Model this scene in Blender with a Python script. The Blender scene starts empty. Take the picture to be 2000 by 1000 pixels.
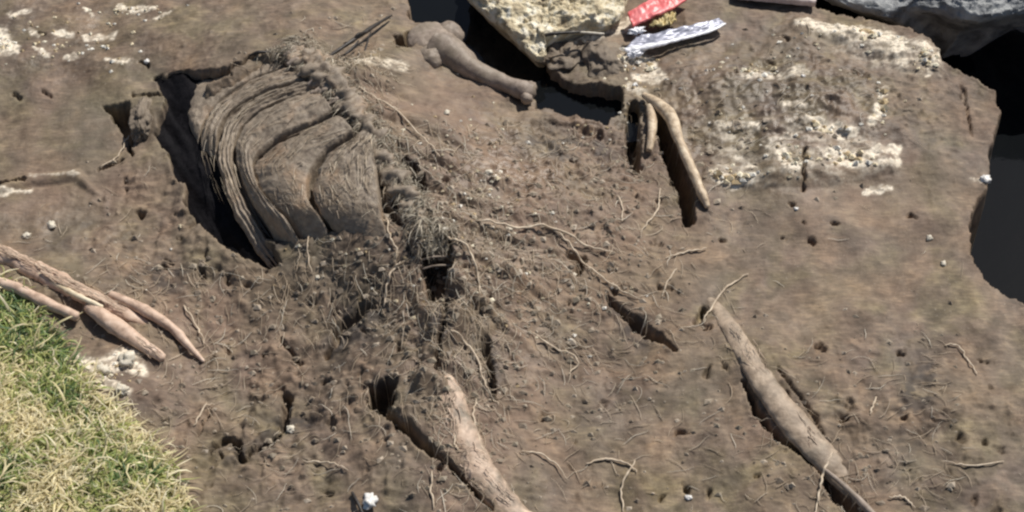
import bpy, bmesh, math, random
import numpy as np
from mathutils import Vector, noise as mnoise
random.seed(7); RS = np.random.RandomState(11)
SC = bpy.context.scene; COL = SC.collection

# ---------------------------------------------------------------- camera, sky, sun
PITCH = math.radians(50); DIST = 5.0; LENS = 60.0
CAM = Vector((0, -DIST*math.cos(PITCH), DIST*math.sin(PITCH)))
cd = bpy.data.cameras.new('camera'); cam = bpy.data.objects.new('camera', cd); COL.objects.link(cam)
cam.location = CAM; cam.rotation_euler = (math.radians(90)-PITCH, 0, 0)
cd.lens = LENS; cd.sensor_width = 36; cd.clip_end = 500; SC.camera = cam
SUN_EL = math.radians(52); SUN_AZ = math.radians(38)      # azimuth from +Y towards +X
w = bpy.data.worlds.new('World'); SC.world = w; w.use_nodes = True
nt = w.node_tree; bg = nt.nodes['Background']; sky = nt.nodes.new('ShaderNodeTexSky')
sky.sky_type = 'NISHITA'; sky.sun_disc = False; sky.sun_elevation = SUN_EL; sky.sun_rotation = SUN_AZ
nt.links.new(sky.outputs[0], bg.inputs[0]); bg.inputs[1].default_value = 0.06
sd = bpy.data.lights.new('sun', 'SUN'); sd.energy = 4.6; sd.angle = math.radians(0.5); sd.color = (1, .95, .87)
sun = bpy.data.objects.new('sun', sd); COL.objects.link(sun)
sv = Vector((math.sin(SUN_AZ)*math.cos(SUN_EL), math.cos(SUN_AZ)*math.cos(SUN_EL), math.sin(SUN_EL)))
sun.rotation_euler = sv.to_track_quat('Z', 'Y').to_euler()
SC.view_settings.view_transform = 'Standard'; SC.view_settings.look = 'None'
SC.view_settings.exposure = -0.02; SC.view_settings.gamma = 1
SC.cycles.filter_width = 2.4
SC.cycles.max_bounces = 5

# ---------------------------------------------------------------- photo position -> point on the ground
F = LENS/36*2000
cF = np.array([0, math.cos(PITCH), -math.sin(PITCH)]); cR = np.array([1., 0, 0]); cU = np.array([0, math.sin(PITCH), math.cos(PITCH)])
C0 = np.array(CAM)
def unproj(px, py, z):
    d = cF*F + cR*(px-1000) + cU*(500-py)
    t = (z-C0[2])/d[2]
    return C0 + d*t
def proj(X, Y, Z):
    dx, dy, dz = X-C0[0], Y-C0[1], Z-C0[2]
    dep = dy*cF[1]+dz*cF[2]; u = dx; v = dy*cU[1]+dz*cU[2]
    ok = dep > .6; dd = np.where(ok, dep, 1)
    return np.where(ok, 1000+F*u/dd, -1e5), np.where(ok, 500-F*v/dd, -1e5)

# ---------------------------------------------------------------- broad relief on a coarse grid
GX = np.arange(-3.2, 3.2, .02); GY = np.arange(-2.6, 3.4, .02)
gx, gy = np.meshgrid(GX, GY)
def seg_dist(X, Y, pts, wts=None):
    """distance to a polyline, and the value interpolated along it"""
    best = np.full(X.shape, 1e9); val = np.zeros(X.shape)
    if wts is None: wts = [1]*len(pts)
    for (a, b, wa, wb) in zip(pts[:-1], pts[1:], wts[:-1], wts[1:]):
        ax, ay = a[0], a[1]; dx, dy = b[0]-ax, b[1]-ay
        t = np.clip(((X-ax)*dx+(Y-ay)*dy)/(dx*dx+dy*dy+1e-12), 0, 1)
        d = np.hypot(X-ax-t*dx, Y-ay-t*dy)
        m = d < best; best = np.where(m, d, best); val = np.where(m, wa+(wb-wa)*t, val)
    return best, val
def side(X, Y, a, b): return (b[0]-a[0])*(Y-a[1])-(b[1]-a[1])*(X-a[0])
SPX = [(560,95),(640,140),(700,225),(765,320),(825,420),(860,520),(860,620),(862,730),(930,880)]
SPH = [.13,.165,.20,.21,.195,.165,.115,.07,.03]
SPW = [unproj(p[0], p[1], h)[:2] for p, h in zip(SPX, SPH)]
d, hv = seg_dist(gx, gy, SPW, SPH)
sgn = side(gx, gy, SPW[1], SPW[5])
wd = np.where(sgn > 0, .38, .46)*(.72+.28*np.clip((gy+.45)/.6, 0, 1))
M = hv*np.exp(-(d/wd)**2)
def gauss_w(px, py, r, h, ry=None):
    c = unproj(px, py, 0); ry = ry or r
    return h*np.exp(-((gx-c[0])/r)**2-((gy-c[1])/ry)**2)
M += gauss_w(1130, 470, .30, .045, .18)-gauss_w(700, 650, .14, .04, .10)+gauss_w(1010, 330, .25, .03, .15)
M += gauss_w(1620, 230, .42, .07, .28)
M += gauss_w(1500, 760, .25, .04) + gauss_w(80, 900, .35, .07, .4) + gauss_w(880, 900, .2, .04, .25)
M += gauss_w(150, 560, .28, .05, .14) - gauss_w(520, 720, .25, .04) - gauss_w(1150, 900, .3, .03) + gauss_w(1850, 880, .3, .03)
def blur(A, s):
    k = np.exp(-(np.arange(-3*s, 3*s+1)/s)**2/2); k /= k.sum()
    A = np.apply_along_axis(lambda r: np.convolve(np.pad(r, 3*s, 'edge'), k, 'valid'), 0, A)
    return np.apply_along_axis(lambda r: np.convolve(np.pad(r, 3*s, 'edge'), k, 'valid'), 1, A)
M = blur(M, 2)
def Hb(X, Y):
    X = np.asarray(X, float); Y = np.asarray(Y, float)
    fx = np.clip((X-GX[0])/.02, 0, len(GX)-1.001); fy = np.clip((Y-GY[0])/.02, 0, len(GY)-1.001)
    i = fx.astype(int); j = fy.astype(int); u = fx-i; v = fy-j
    return (M[j,i]*(1-u)+M[j,i+1]*u)*(1-v)+(M[j+1,i]*(1-u)+M[j+1,i+1]*u)*v
def on(px, py, dz=0.):
    z = .1
    for _ in range(14):
        p = unproj(px, py, z+dz); z += .7*(float(Hb(p[0], p[1]))-z)
    p = unproj(px, py, z+dz)
    return Vector((p[0], p[1], z+dz))

# ---------------------------------------------------------------- noise
def perlin(x, y, seed):
    r = np.random.RandomState(seed); a = r.rand(256, 256)*2*math.pi
    gxx, gyy = np.cos(a), np.sin(a)
    xi = np.floor(x).astype(int); yi = np.floor(y).astype(int); u = x-xi; v = y-yi
    def g(i, j, du, dv):
        ii = (xi+i) & 255; jj = (yi+j) & 255
        return gxx[jj, ii]*du+gyy[jj, ii]*dv
    s = u*u*u*(u*(u*6-15)+10); t = v*v*v*(v*(v*6-15)+10)
    return ((g(0,0,u,v)*(1-s)+g(1,0,u-1,v)*s)*(1-t)+(g(0,1,u,v-1)*(1-s)+g(1,1,u-1,v-1)*s)*t)*1.5
def sstep(a, b, x):
    t = np.clip((x-a)/(b-a), 0, 1); return t*t*(3-2*t)

# ---------------------------------------------------------------- ground height in detail
def axis(lo, hi, step, far):
    mid = np.arange(lo, hi, step); out = [hi]; s = step
    while out[-1] < far: s *= 1.22; out.append(out[-1]+s)
    o2 = [lo]; s = step
    while o2[-1] > -far: s *= 1.22; o2.append(o2[-1]-s)
    return np.array(o2[1:][::-1]+list(mid)+out)
AX = axis(-1.85, 1.85, .0045, 160); AY = axis(-1.12, 1.45, .0050, 160)
X, Y = np.meshgrid(AX, AY)
B = Hb(X, Y)
inside = (np.abs(X) < 3.1) & (Y > -2.3) & (Y < 3.2)
B = np.where(inside, B, 0)
PX, PY = proj(X, Y, B)
# small wobble so that authored outlines are never smooth
wob = 5*perlin(X*28, Y*28, 3)+2.5*perlin(X*75, Y*75, 4)
wob2 = 5*perlin(X*28+40, Y*28, 5)+2.5*perlin(X*75+9, Y*75, 6)
QX, QY = PX+wob, PY+wob2
def region(pts):
    """signed distance in photo units: negative inside"""
    dd, _ = seg_dist(QX, QY, list(pts)+[pts[0]])
    ins = np.zeros(QX.shape, bool); n = len(pts)
    for i in range(n):
        x1, y1 = pts[i]; x2, y2 = pts[(i+1) % n]
        if y1 == y2: continue
        c = ((y1 > QY) != (y2 > QY)) & (QX < (x2-x1)*(QY-y1)/(y2-y1)+x1)
        ins ^= c
    return np.where(ins, -dd, dd)
def blob(px, py, rx, ry=None, ang=0):
    ry = ry or rx; c, s = math.cos(math.radians(ang)), math.sin(math.radians(ang))
    u = ((PX-px)*c+(PY-py)*s)/rx; v = (-(PX-px)*s+(PY-py)*c)/ry
    return np.exp(-u*u-v*v)
H = B.copy()
rough = np.clip(.32+.6*blob(800,560,520,360)+.8*blob(1150,300,180,160)+.7*blob(560,850,300,160)+.8*blob(1640,180,260,110)+.5*blob(1750,830,260,160)+.5*blob(350,430,150,150)
        -.6*blob(1650,520,220,110)-.4*blob(130,260,180,90), .14, 1.3)
n1 = perlin(X*4.1, Y*4.1, 21); n2 = perlin(X*13, Y*13, 22); n3 = perlin(X*34, Y*34, 23); n4 = perlin(X*80, Y*80, 24); n5 = perlin(X*150+7, Y*150, 25)
mid = perlin(X*8+3, Y*8, 27); tq = X*.57+Y*.82; uq = -X*.82+Y*.57; str_ = perlin(uq*40, tq*10, 28)
H += .016*n1+.009*mid+(rough**1.4)*(.011*n2+.0080*n3*np.abs(n2)*1.6+.0030*n3+.0024*n4+.0018*n5+.0065*str_*np.maximum(0, .3+mid))
H += rough*.006*np.maximum(0, perlin(X*22+3, Y*50, 26))
clod = np.maximum(0, perlin(X*48, Y*48, 31)-.30); H += rough*.022*clod*(mid > 0)
hole = np.maximum(0, perlin(X*40+60, Y*55, 32)-.55); H -= 0*hole
# general sag and swell of the land outside the patch
H += np.where(inside, 0, .25*perlin(X*.35, Y*.35, 33))
cuts = []
def carve(pts, depth, soft=9):
    global H
    s = region(pts); H = H-depth*sstep(soft*.4, -soft, s)
def groove(pts, ws, depth, power=1.4):
    global H
    dd, wv = seg_dist(QX, QY, pts, [q/2 for q in ws])
    H = H-depth*np.clip(1-(dd/(wv+1e-6))**2, 0, 1)**.6
def ridge(pts, ws, hs):
    global H
    dd, wv = seg_dist(PX, PY, pts, [q/2 for q in ws]); _, hv_ = seg_dist(PX, PY, pts, hs)
    H = H+hv_*np.clip(1-(dd/(wv+1e-6))**2, 0, 1)
# ground beneath the carcass is low, with a hollow along its belly
TORSO = [(455,160),(520,118),(560,125),(600,175),(660,225),(720,270),(742,330),(750,410),(730,462),(690,478),(640,482),(590,486),(556,492),(520,500),(430,440),(392,360),(372,260),(380,190)]
sT = region(TORSO); H = H-.075*sstep(12, -30, sT)*(1-sstep(412, 468, PY+.12*(PX-620)))
HOLLOW = [(300,147),(350,134),(378,138),(440,141),(450,150),(400,168),(396,235),(405,282),(440,330),(464,374),(491,434),(520,470),(548,510),(527,524),(494,508),(458,490),(421,466),(384,430),(361,393),(362,356),(342,350),(330,300),(302,262),(310,230),(325,195),(310,165)]
carve(HOLLOW, .17, 7)
carve([(203,207),(250,200),(259,255),(256,300),(248,268),(225,240)], .10, 5)
groove([(262,184),(315,184)], [7,9], .03)
groove([(190,332),(236,314)], [6,12], .035); groove([(250,262),(256,300)], [10,5], .05)
groove([(-20,362),(45,352)], [16,8], .05)
groove([(400,145),(445,141),(500,108)], [10,9,8], .05)
# trench below the pale rock
carve([(775,-60),(800,10),(800,36),(850,48),(890,62),(925,112),(985,160),(1042,182),(1050,206),(1105,222),(1180,240),(1216,214),(1212,176),(1110,160),(1075,130),(1040,60),(1000,-60)], .34, 7)
carve([(768,68),(806,62),(808,98),(772,98)], .08, 6)
# gaps beside the buried bones
carve([(720,752),(752,740),(776,744),(768,790),(742,797),(722,782)], .13, 5)
groove([(725,785),(790,832),(835,875),(905,935),(960,1000)], [16,20,18,10,10], .07)
groove([(948,672),(962,775)], [18,12], .06)
groove([(1185,585),(1225,618),(1262,648),(1318,690)], [14,20,26,8], .06)
groove([(1455,742),(1478,800),(1520,852),(1590,902),(1625,945),(1690,1015)], [10,20,18,16,30,34], .075)
groove([(1520,725),(1575,790),(1610,850)], [6,7,5], .02)
groove([(1238,205),(1236,270),(1240,325)], [20,34,22], .12)
groove([(1283,225),(1310,290),(1340,370),(1345,428)], [26,40,40,28], .16)
groove([(1050,250),(1110,265),(1170,260)], [30,40,20], .03)
# crest of the back: torn and pitted
groove([(536,118),(560,158),(592,180),(616,210),(662,226)], [20,22,18,24,14], .08)
groove([(705,240),(735,290),(740,315)], [20,30,16], .06); groove([(790,326),(806,360),(786,400)], [30,54,34], .10); groove([(720,330),(745,400),(790,440)], [14,18,12], .035)
groove([(705,350),(716,400)], [14,20], .04)
groove([(828,424),(846,462)], [20,16], .05); carve([(820,470),(880,466),(888,520),(870,580),(838,592),(824,530)], .15, 6)
groove([(640,700),(672,640),(724,594)], [10,20,26], .045); groove([(872,600),(852,730)], [16,9], .05)
groove([(548,668),(575,700),(590,716)], [6,10,5], .03); groove([(562,775),(552,835)], [22,14], .06)
groove([(410,885),(440,862),(462,870),(470,900),(505,878),(550,850)], [10,22,16,14,14,8], .05)
groove([(380,850),(412,800)], [5,9], .02); groove([(1112,498),(1140,505),(1128,530)], [16,18,14], .05)
groove([(1375,600),(1360,632)], [12,16], .04); groove([(1880,170),(1900,265)], [9,5], .02); groove([(1567,300),(1569,372)], [7,5], .03)
for q in [(1436,150),(1484,142),(1535,80),(1505,120),(520,530),(330,510),(322,520),(350,465),(1760,690),(1925,698),(1570,440),(1585,475),(1630,440),(1530,470),(1410,465),(90,183),(32,185),(278,122),(82,66),(1545,402),(1780,428)]:
    e_ = RS.uniform(2,8,2); groove([(q[0]-e_[0], q[1]-e_[1]*.5), (q[0]+e_[1], q[1]+e_[0]*.6)], [RS.uniform(4,10),RS.uniform(3,9)], .022)
for _ in range(120):
    a, b = RS.uniform(380,1350), RS.uniform(250,1000); L = RS.uniform(0,9); an = RS.uniform(0,3.1); r = RS.uniform(4,9)
    if _ % 5 == 0: a, b = RS.uniform(1350,1960), RS.uniform(640,1000)
    if _ % 7 == 0: a, b = RS.uniform(180,560), RS.uniform(300,560)
    x0, y0 = int(a), int(b)
    m = (np.abs(PX-a) < 30) & (np.abs(PY-b) < 30)
    if not m.any(): continue
    dx, dy = L*math.cos(an), L*math.sin(an)
    qx, qy = PX[m]+wob[m]*1.7, PY[m]+wob2[m]*1.7; t = np.clip(((qx-a)*dx+(qy-b)*dy)/(dx*dx+dy*dy+1e-6), 0, 1)
    dd = np.hypot(qx-a-t*dx, qy-b-t*dy); H[m] -= RS.uniform(.008,.028)*np.clip(1-(dd/r)**2, 0, 1)
# step edges of the drier slab on the right and the shelf on the left
ridge([(1390,345),(1500,350),(1600,345),(1740,320)], [40,46,46,40], [.008,.012,.012,.008])
ridge([(1400,245),(1500,252),(1600,238),(1680,262)], [30,36,40,30], [.006,.009,.010,.006])
ridge([(1560,50),(1680,85),(1800,105),(1830,140)], [40,50,44,20], [.015,.03,.025,.01])
ridge([(0,372),(60,348),(150,345),(190,380)], [22,26,26,14], [.012,.018,.016,.008])
ridge([(790,760),(850,830),(900,900),(980,980)], [120,150,130,110], [.01,.022,.018,.015])
ridge([(1400,600),(1440,660),(1510,745),(1600,870),(1670,940)], [70,90,130,130,80], [.0,.002,.008,.014,.006])
ridge([(1600,615),(1700,640),(1820,700)], [120,160,120], [.01,.015,.01])
for a_, b_, c_ in [((690,150),(770,168),(880,215)),((735,215),(820,240),(940,300)),((785,285),(870,312),(1000,368)),((835,350),(920,385),(1060,430)),((880,420),(960,450),(1090,490)),((905,490),(990,530),(1100,590)),((905,565),(960,610),(1050,690))]:
    ridge([a_, b_, c_], [24,26,18], [.015,.020,.005])
def terrace(pts, h, soft=8):
    global H
    H = H+h*sstep(soft, -soft, region(pts))
terrace([(1370,180),(1420,120),(1560,118),(1700,170),(1722,205),(1690,262),(1600,240),(1500,255),(1400,250)], .012, 16)
terrace([(1385,362),(1380,250),(1500,262),(1600,248),(1700,268),(1756,290),(1752,335),(1640,352),(1560,350),(1470,368)], .009, 26)
terrace([(1480,120),(1540,40),(1700,72),(1830,100),(1832,150),(1760,130),(1640,95),(1560,100)], .012, 16)
terrace([(1480,262),(1560,290),(1600,300),(1600,345),(1500,345)], .008, 14)
terrace([(0,20),(300,0),(310,70),(250,130),(120,125),(0,130)], .006, 20)
ridge([(690,132),(760,118),(830,108)], [50,60,60], [.012,.02,.02])
dd, _ = seg_dist(PX+26*perlin(X*9, Y*9, 61), PY, [(575,100),(700,225),(765,320),(830,420),(868,520),(866,640),(856,730)])
H += .030*np.clip(1-(dd/52)**2, 0, 1)**.8*(.5+1.1*np.maximum(0, .45+perlin(X*17, Y*17, 62)))*np.where(PY < 460, .6, 1)
# the pit on the right with the pool in it
BANK = [(1560,-150),(1592,4),(1650,22),(1722,42),(1785,58),(1832,92),(1838,122),(1900,152),(1945,178),(1957,220),(1945,262),(1934,300),(1936,345),(1925,378),(1906,400),(1893,440),(1897,500),(1925,540),(1962,567),(2010,588),(2300,620),(2900,300),(2900,-150),(2500,-330),(1900,-260)]
sb = region(BANK); bm_ = sstep(3, -13, sb)
H = H*(1-bm_)+bm_*(-.55)
ridge([(1832,92),(1838,122),(1900,152),(1945,178)], [14,14,14,14], [.008]*4)

# masks: pale crumbly soil with painted sun glints, reddish, wet, and painted recess shade
crust_glint = np.zeros(X.shape)  # pale dry soil, with sun glints painted in as bright patches
def pale(pts, ws, a=1.):
    global crust_glint
    dd, wv = seg_dist(QX, QY, pts, [q/2 for q in ws]); crust_glint = np.maximum(crust_glint, a*sstep(1.15, .35, dd/(wv+1e-6)))
for pts, ws, a in [([(1400,246),(1480,252)], [16,16], .8), ([(1575,240),(1640,262),(1670,262)], [18,34,20], 1), ([(1600,300),(1680,306),(1750,290),(1752,322)], [14,26,24,18], 1),
    ([(1600,300),(1625,325),(1740,322)], [10,14,18], 1), ([(1728,178),(1722,190)], [18,18], 1), ([(1714,212),(1706,238)], [22,26], 1), ([(1388,345),(1430,362),(1478,352)], [18,22,24], 1),
    ([(1500,300),(1525,310),(1530,345),(1560,340)], [20,26,26,18], .8), ([(1440,310),(1470,335)], [14,18], .7), ([(1560,48),(1630,70),(1680,68),(1750,90),(1760,120)], [24,40,44,50,30], .8),
    ([(1795,102),(1828,112),(1812,150)], [16,16,14], .8), ([(1690,370),(1740,366)], [12,14], .9), ([(1455,152),(1500,146)], [22,26], .45), ([(1525,150),(1575,140)], [22,20], .4),
    ([(1090,78),(1160,66),(1240,40)], [26,34,30], .7), ([(1210,120),(1260,110),(1290,150),(1240,150)], [24,30,26,20], .8), ([(1530,205),(1570,212)], [18,14], .5), ([(1260,180),(1230,170)], [16,16], .5),
    ([(0,70),(12,95),(30,105)], [40,46,26], 1), ([(105,66),(140,70)], [14,14], .8), ([(165,75),(190,72),(222,70)], [12,14,16], .8), ([(130,116),(150,114)], [12,12], .7), ([(210,120),(245,120)], [12,12], .7),
    ([(20,30),(60,22)], [12,10], .8), ([(70,100),(95,112)], [10,12], .8), ([(165,18),(180,30)], [12,10], .7), ([(300,40),(330,30)], [10,8], .5), ([(60,60),(75,75)], [12,10], .7), ([(228,8),(262,18),(300,20)], [12,18,14], .8), ([(0,378),(60,370)], [14,10], .7), ([(680,128),(790,132)], [12,22], .45), ([(60,345),(160,345)], [8,8], .35),
    ([(150,700),(190,720),(250,700),(275,725)], [22,36,50,30], .7), ([(200,750),(250,770)], [24,22], .6), ([(1900,350),(1925,355)], [10,10], .4)]:
    pale(pts, ws, a)
crust_glint = np.maximum(crust_glint, .26*sstep(20, -30, region([(1375,236),(1480,240),(1600,232),(1700,262),(1762,292),(1756,335),(1640,362),(1480,372),(1380,366)]))*sstep(0, .5, perlin(X*18, Y*30, 46)+.3))
crust_glint = np.maximum(crust_glint, .33*sstep(16, -20, region([(1560,42),(1700,60),(1836,100),(1838,150),(1760,140),(1640,100)])))
crust_glint = np.clip(1.45*crust_glint*(.30+.95*sstep(-.3, .3, perlin(X*26, Y*44, 41)+.7*perlin(X*70, Y*95, 42)+.6*perlin(X*150, Y*150, 45))), 0, 1)
H += .005*crust_glint*np.maximum(0, .3+perlin(X*45, Y*45, 43)+.7*n5)
red = np.clip(.9*blob(980,420,170,220,-35)+.6*blob(820,200,130,60)+.6*blob(380,640,160,120)+.7*blob(150,370,160,60)+.5*blob(1250,340,90,130)+.5*blob(1600,360,200,50)+.6*blob(950,820,160,140)+.3*blob(1750,420,150,120)+.45*n2*.6+.1, 0, 1)
wet = np.clip(.9*blob(1500,220,260,150)+.9*blob(120,80,260,90)+.8*blob(980,330,160,120)+.5*blob(900,620,200,160)+.6*blob(100,450,160,80)+.5*blob(820,60,160,60)+.35*perlin(X*6, Y*6, 51), 0, 1)
recess_shade = np.zeros(X.shape)  # shade painted as dark patches over cracks and recesses
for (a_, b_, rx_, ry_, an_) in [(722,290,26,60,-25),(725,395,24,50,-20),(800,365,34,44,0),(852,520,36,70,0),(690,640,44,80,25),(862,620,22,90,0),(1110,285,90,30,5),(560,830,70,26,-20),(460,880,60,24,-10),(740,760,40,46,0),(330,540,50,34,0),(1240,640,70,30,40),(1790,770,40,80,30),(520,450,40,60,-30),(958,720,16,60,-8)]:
    recess_shade = np.maximum(recess_shade, blob(a_, b_, rx_, ry_, an_))
recess_shade = np.clip(recess_shade*1.5*sstep(-.35, .35, perlin(X*19, Y*19, 71)+.6*perlin(X*52, Y*52, 72)), 0, 1)
olive = np.clip(.6*blob(560,420,150,160)+.5*blob(200,230,170,90)+.5*blob(1150,180,120,60)+.4*blob(650,120,120,60)+.5*perlin(X*5+9, Y*5, 52), 0, 1)

def mesh_obj(name, verts, faces, mat, parent=None, smooth=True):
    me = bpy.data.meshes.new(name); me.from_pydata([tuple(v) for v in verts], [], faces); me.update()
    o = bpy.data.objects.new(name, me); COL.objects.link(o)
    if mat: me.materials.append(mat)
    if smooth: me.polygons.foreach_set('use_smooth', [True]*len(me.polygons))
    if parent: o.parent = parent
    return o
def tag(o, label=None, cat=None, group=None, kind=None):
    for k, v in (('label', label), ('category', cat), ('group', group), ('kind', kind)):
        if v: o[k] = v
    return o

# ---------------------------------------------------------------- materials
def mk(name): 
    m = bpy.data.materials.new(name); m.use_nodes = True
    return m, m.node_tree, m.node_tree.nodes['Principled BSDF']
def N(nt, t, **kw):
    n = nt.nodes.new(t)
    for k, v in kw.items(): setattr(n, k, v)
    return n
def noise_node(nt, scale, detail=6, rough=.6, coord='Object', dist=0):
    tc = N(nt, 'ShaderNodeTexCoord'); n = N(nt, 'ShaderNodeTexNoise'); nt.links.new(tc.outputs[coord], n.inputs['Vector'])
    n.inputs['Scale'].default_value = scale; n.inputs['Detail'].default_value = detail; n.inputs['Roughness'].default_value = rough; n.inputs['Distortion'].default_value = dist
    return n
def ramp(nt, src, stops):
    r = N(nt, 'ShaderNodeValToRGB'); el = r.color_ramp.elements
    while len(el) < len(stops): el.new(.5)
    for e, (p, c) in zip(el, stops): e.position = p; e.color = (*c, 1)
    nt.links.new(src, r.inputs[0]); return r
def mixc(nt, f, a, b, mode='MIX'):
    m = N(nt, 'ShaderNodeMix', data_type='RGBA', blend_type=mode)
    for s, v in ((m.inputs[0], f), (m.inputs[6], a), (m.inputs[7], b)):
        if isinstance(v, (int, float)): s.default_value = v
        elif isinstance(v, tuple): s.default_value = (*v, 1)
        else: nt.links.new(v, s)
    return m.outputs[2]
def math_(nt, op, a, b=None, clamp=False):
    m = N(nt, 'ShaderNodeMath', operation=op, use_clamp=clamp)
    for s, v in zip(m.inputs, (a, b)):
        if v is None: continue
        if isinstance(v, (int, float)): s.default_value = v
        else: nt.links.new(v, s)
    return m.outputs[0]
def bump(nt, b, h, strength, dist):
    n = N(nt, 'ShaderNodeBump'); n.inputs['Strength'].default_value = strength; n.inputs['Distance'].default_value = dist
    nt.links.new(h, n.inputs['Height']); nt.links.new(n.outputs[0], b.inputs['Normal']); return n
def simple(name, c1, c2, scale=40, rough=.7, bs=.5, bd=.003, detail=6, c3=None, spec=.5, metal=0, coord='Object'):
    m, nt, b = mk(name); n = noise_node(nt, scale, detail, coord=coord, dist=.6)
    st = [(.32, c1), (.68, c2)] if c3 is None else [(.3, c1), (.5, c2), (.7, c3)]
    r = ramp(nt, n.outputs[0], st); nt.links.new(r.outputs[0], b.inputs['Base Color'])
    if 'bone' in name and 'pale' not in name:
        n4 = noise_node(nt, 13, 6, .65, coord); f = ramp(nt, n4.outputs[0], [(.46, (0,0,0)), (.66, (1,1,1))]).outputs[0]
        nt.links.new(mixc(nt, f, r.outputs[0], mixc(nt, n.outputs[0], (.13,.10,.072), (.29,.235,.175))), b.inputs['Base Color'])
    b.inputs['Roughness'].default_value = rough; b.inputs['Metallic'].default_value = metal; b.inputs['Specular IOR Level'].default_value = spec
    n2 = noise_node(nt, scale*3, 5, coord=coord); bump(nt, b, n2.outputs[0], bs, bd)
    return m

# mud
MUD, nt, b = mk('mud')
at = N(nt, 'ShaderNodeAttribute', attribute_name='soil'); sep = N(nt, 'ShaderNodeSeparateColor'); nt.links.new(at.outputs['Color'], sep.inputs[0])
na = noise_node(nt, 3.2, 5); nb = noise_node(nt, 22, 8, .65); nc = noise_node(nt, 95, 5, .7)
base = ramp(nt, nb.outputs[0], [(.28, (.100,.074,.050)), (.5, (.174,.134,.096)), (.72, (.262,.208,.152))]).outputs[0]
tint = ramp(nt, na.outputs[0], [(.35, (.86,.84,.90)), (.65, (1.10,1.06,.98))]).outputs[0]
base = mixc(nt, 1.0, base, tint, 'MULTIPLY')
nd = noise_node(nt, 9, 7, .62, dist=.8); base = mixc(nt, 1.0, base, ramp(nt, nd.outputs[0], [(.33, (.62,.60,.59)), (.5, (1,1,1)), (.67, (1.34,1.32,1.26))]).outputs[0], 'MULTIPLY')
tcs = N(nt, 'ShaderNodeTexCoord'); mp = N(nt, 'ShaderNodeMapping'); mp.inputs['Rotation'].default_value = (0, 0, math.radians(55)); mp.inputs['Scale'].default_value = (1, 4.5, 1); ns = N(nt, 'ShaderNodeTexNoise'); ns.inputs['Scale'].default_value = 26; ns.inputs['Detail'].default_value = 5; ns.inputs['Roughness'].default_value = .6
nt.links.new(tcs.outputs['Object'], mp.inputs[0]); nt.links.new(mp.outputs[0], ns.inputs['Vector'])
base = mixc(nt, .75, base, ramp(nt, ns.outputs[0], [(.30, (.66,.62,.60)), (.5, (1,1,1)), (.70, (1.45,1.42,1.34))]).outputs[0], 'MULTIPLY')
hu = noise_node(nt, 6, 4, .5, dist=.5); base = mixc(nt, 1.0, base, ramp(nt, hu.outputs[0], [(.36, (.97,1.02,.88)), (.5, (1,1,1)), (.64, (1.05,.98,.95))]).outputs[0], 'MULTIPLY')
base = mixc(nt, math_(nt, 'MULTIPLY', sep.outputs[1], .5), base, mixc(nt, nb.outputs[0], (.20,.125,.088), (.36,.25,.185)))
base = mixc(nt, math_(nt, 'MULTIPLY', at.outputs['Alpha'], .6), base, mixc(nt, nb.outputs[0], (.105,.094,.062), (.23,.205,.145)))
speck = math_(nt, 'GREATER_THAN', nc.outputs[0], .66)
base = mixc(nt, math_(nt, 'MULTIPLY', speck, .45), base, (.42,.36,.28))
dk = math_(nt, 'LESS_THAN', nc.outputs[0], .345)
base = mixc(nt, math_(nt, 'MULTIPLY', dk, .5), base, (.05,.037,.028))
ad = N(nt, 'ShaderNodeAttribute', attribute_name='recess_shade'); base = mixc(nt, math_(nt, 'MULTIPLY', ad.outputs['Fac'], .72), base, (.035,.028,.026))  # darkens the mud where recess shading is painted
base = mixc(nt, sep.outputs[0], base, mixc(nt, nc.outputs[0], (.60,.45,.29), (1.0,.96,.84)))
nt.links.new(base, b.inputs['Base Color'])
rg = math_(nt, 'SUBTRACT', .78, math_(nt, 'MULTIPLY', sep.outputs[2], .44)); nt.links.new(rg, b.inputs['Roughness'])
hsum = math_(nt, 'ADD', nb.outputs[0], math_(nt, 'MULTIPLY', nc.outputs[0], .35)); bump(nt, b, hsum, .75, .006)

BONE = simple('mud_stained_bone', (.20,.15,.105), (.38,.29,.21), 28, .6, .6, .004, c3=(.52,.41,.30))
BONEP = simple('pinkish_bone', (.28,.20,.145), (.52,.38,.28), 30, .55, .6, .004, c3=(.70,.54,.41))
BONEL = simple('pale_bone', (.42,.32,.20), (.70,.58,.40), 30, .5, .4, .002, c3=(.82,.74,.56))
BONEM = simple('pale_tan_bone', (.30,.22,.14), (.58,.45,.31), 34, .55, .6, .004, c3=(.80,.68,.50))
SPLIT = simple('split_wood', (.36,.24,.17), (.60,.43,.32), 26, .55, .6, .003, c3=(.74,.57,.45))
BONEG = simple('grey_muddy_bone', (.17,.13,.10), (.32,.255,.205), 25, .6, .5, .003, c3=(.40,.33,.27))
DARKWOOD = simple('dark_wet_wood', (.012,.010,.009), (.05,.04,.035), 60, .5, .6, .002)
ROOT = simple('pale_root', (.42,.32,.22), (.74,.62,.47), 60, .6, .3, .001)
PEB = simple('pale_stone', (.50,.44,.34), (.82,.76,.64), 45, .55, .5, .003)
PEBW = simple('white_stone', (.60,.58,.55), (.88,.86,.83), 45, .35, .3, .002)
PEBB = simple('brown_stone', (.20,.145,.095), (.30,.235,.17), 20, .65, .4, .003)
MUDL = simple('dried_mud_lump', (.13,.10,.075), (.20,.16,.12), 14, .75, .7, .006, c3=(.27,.22,.165))
ROCKP = simple('pale_crumbly_rock', (.22,.16,.10), (.72,.62,.42), 22, .75, 1, .014, 10, c3=(1.0,.97,.86))
ROCKG = simple('blue_grey_rock', (.07,.075,.08), (.24,.25,.26), 14, .55, 1, .01, 10, c3=(.42,.43,.42))
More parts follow.
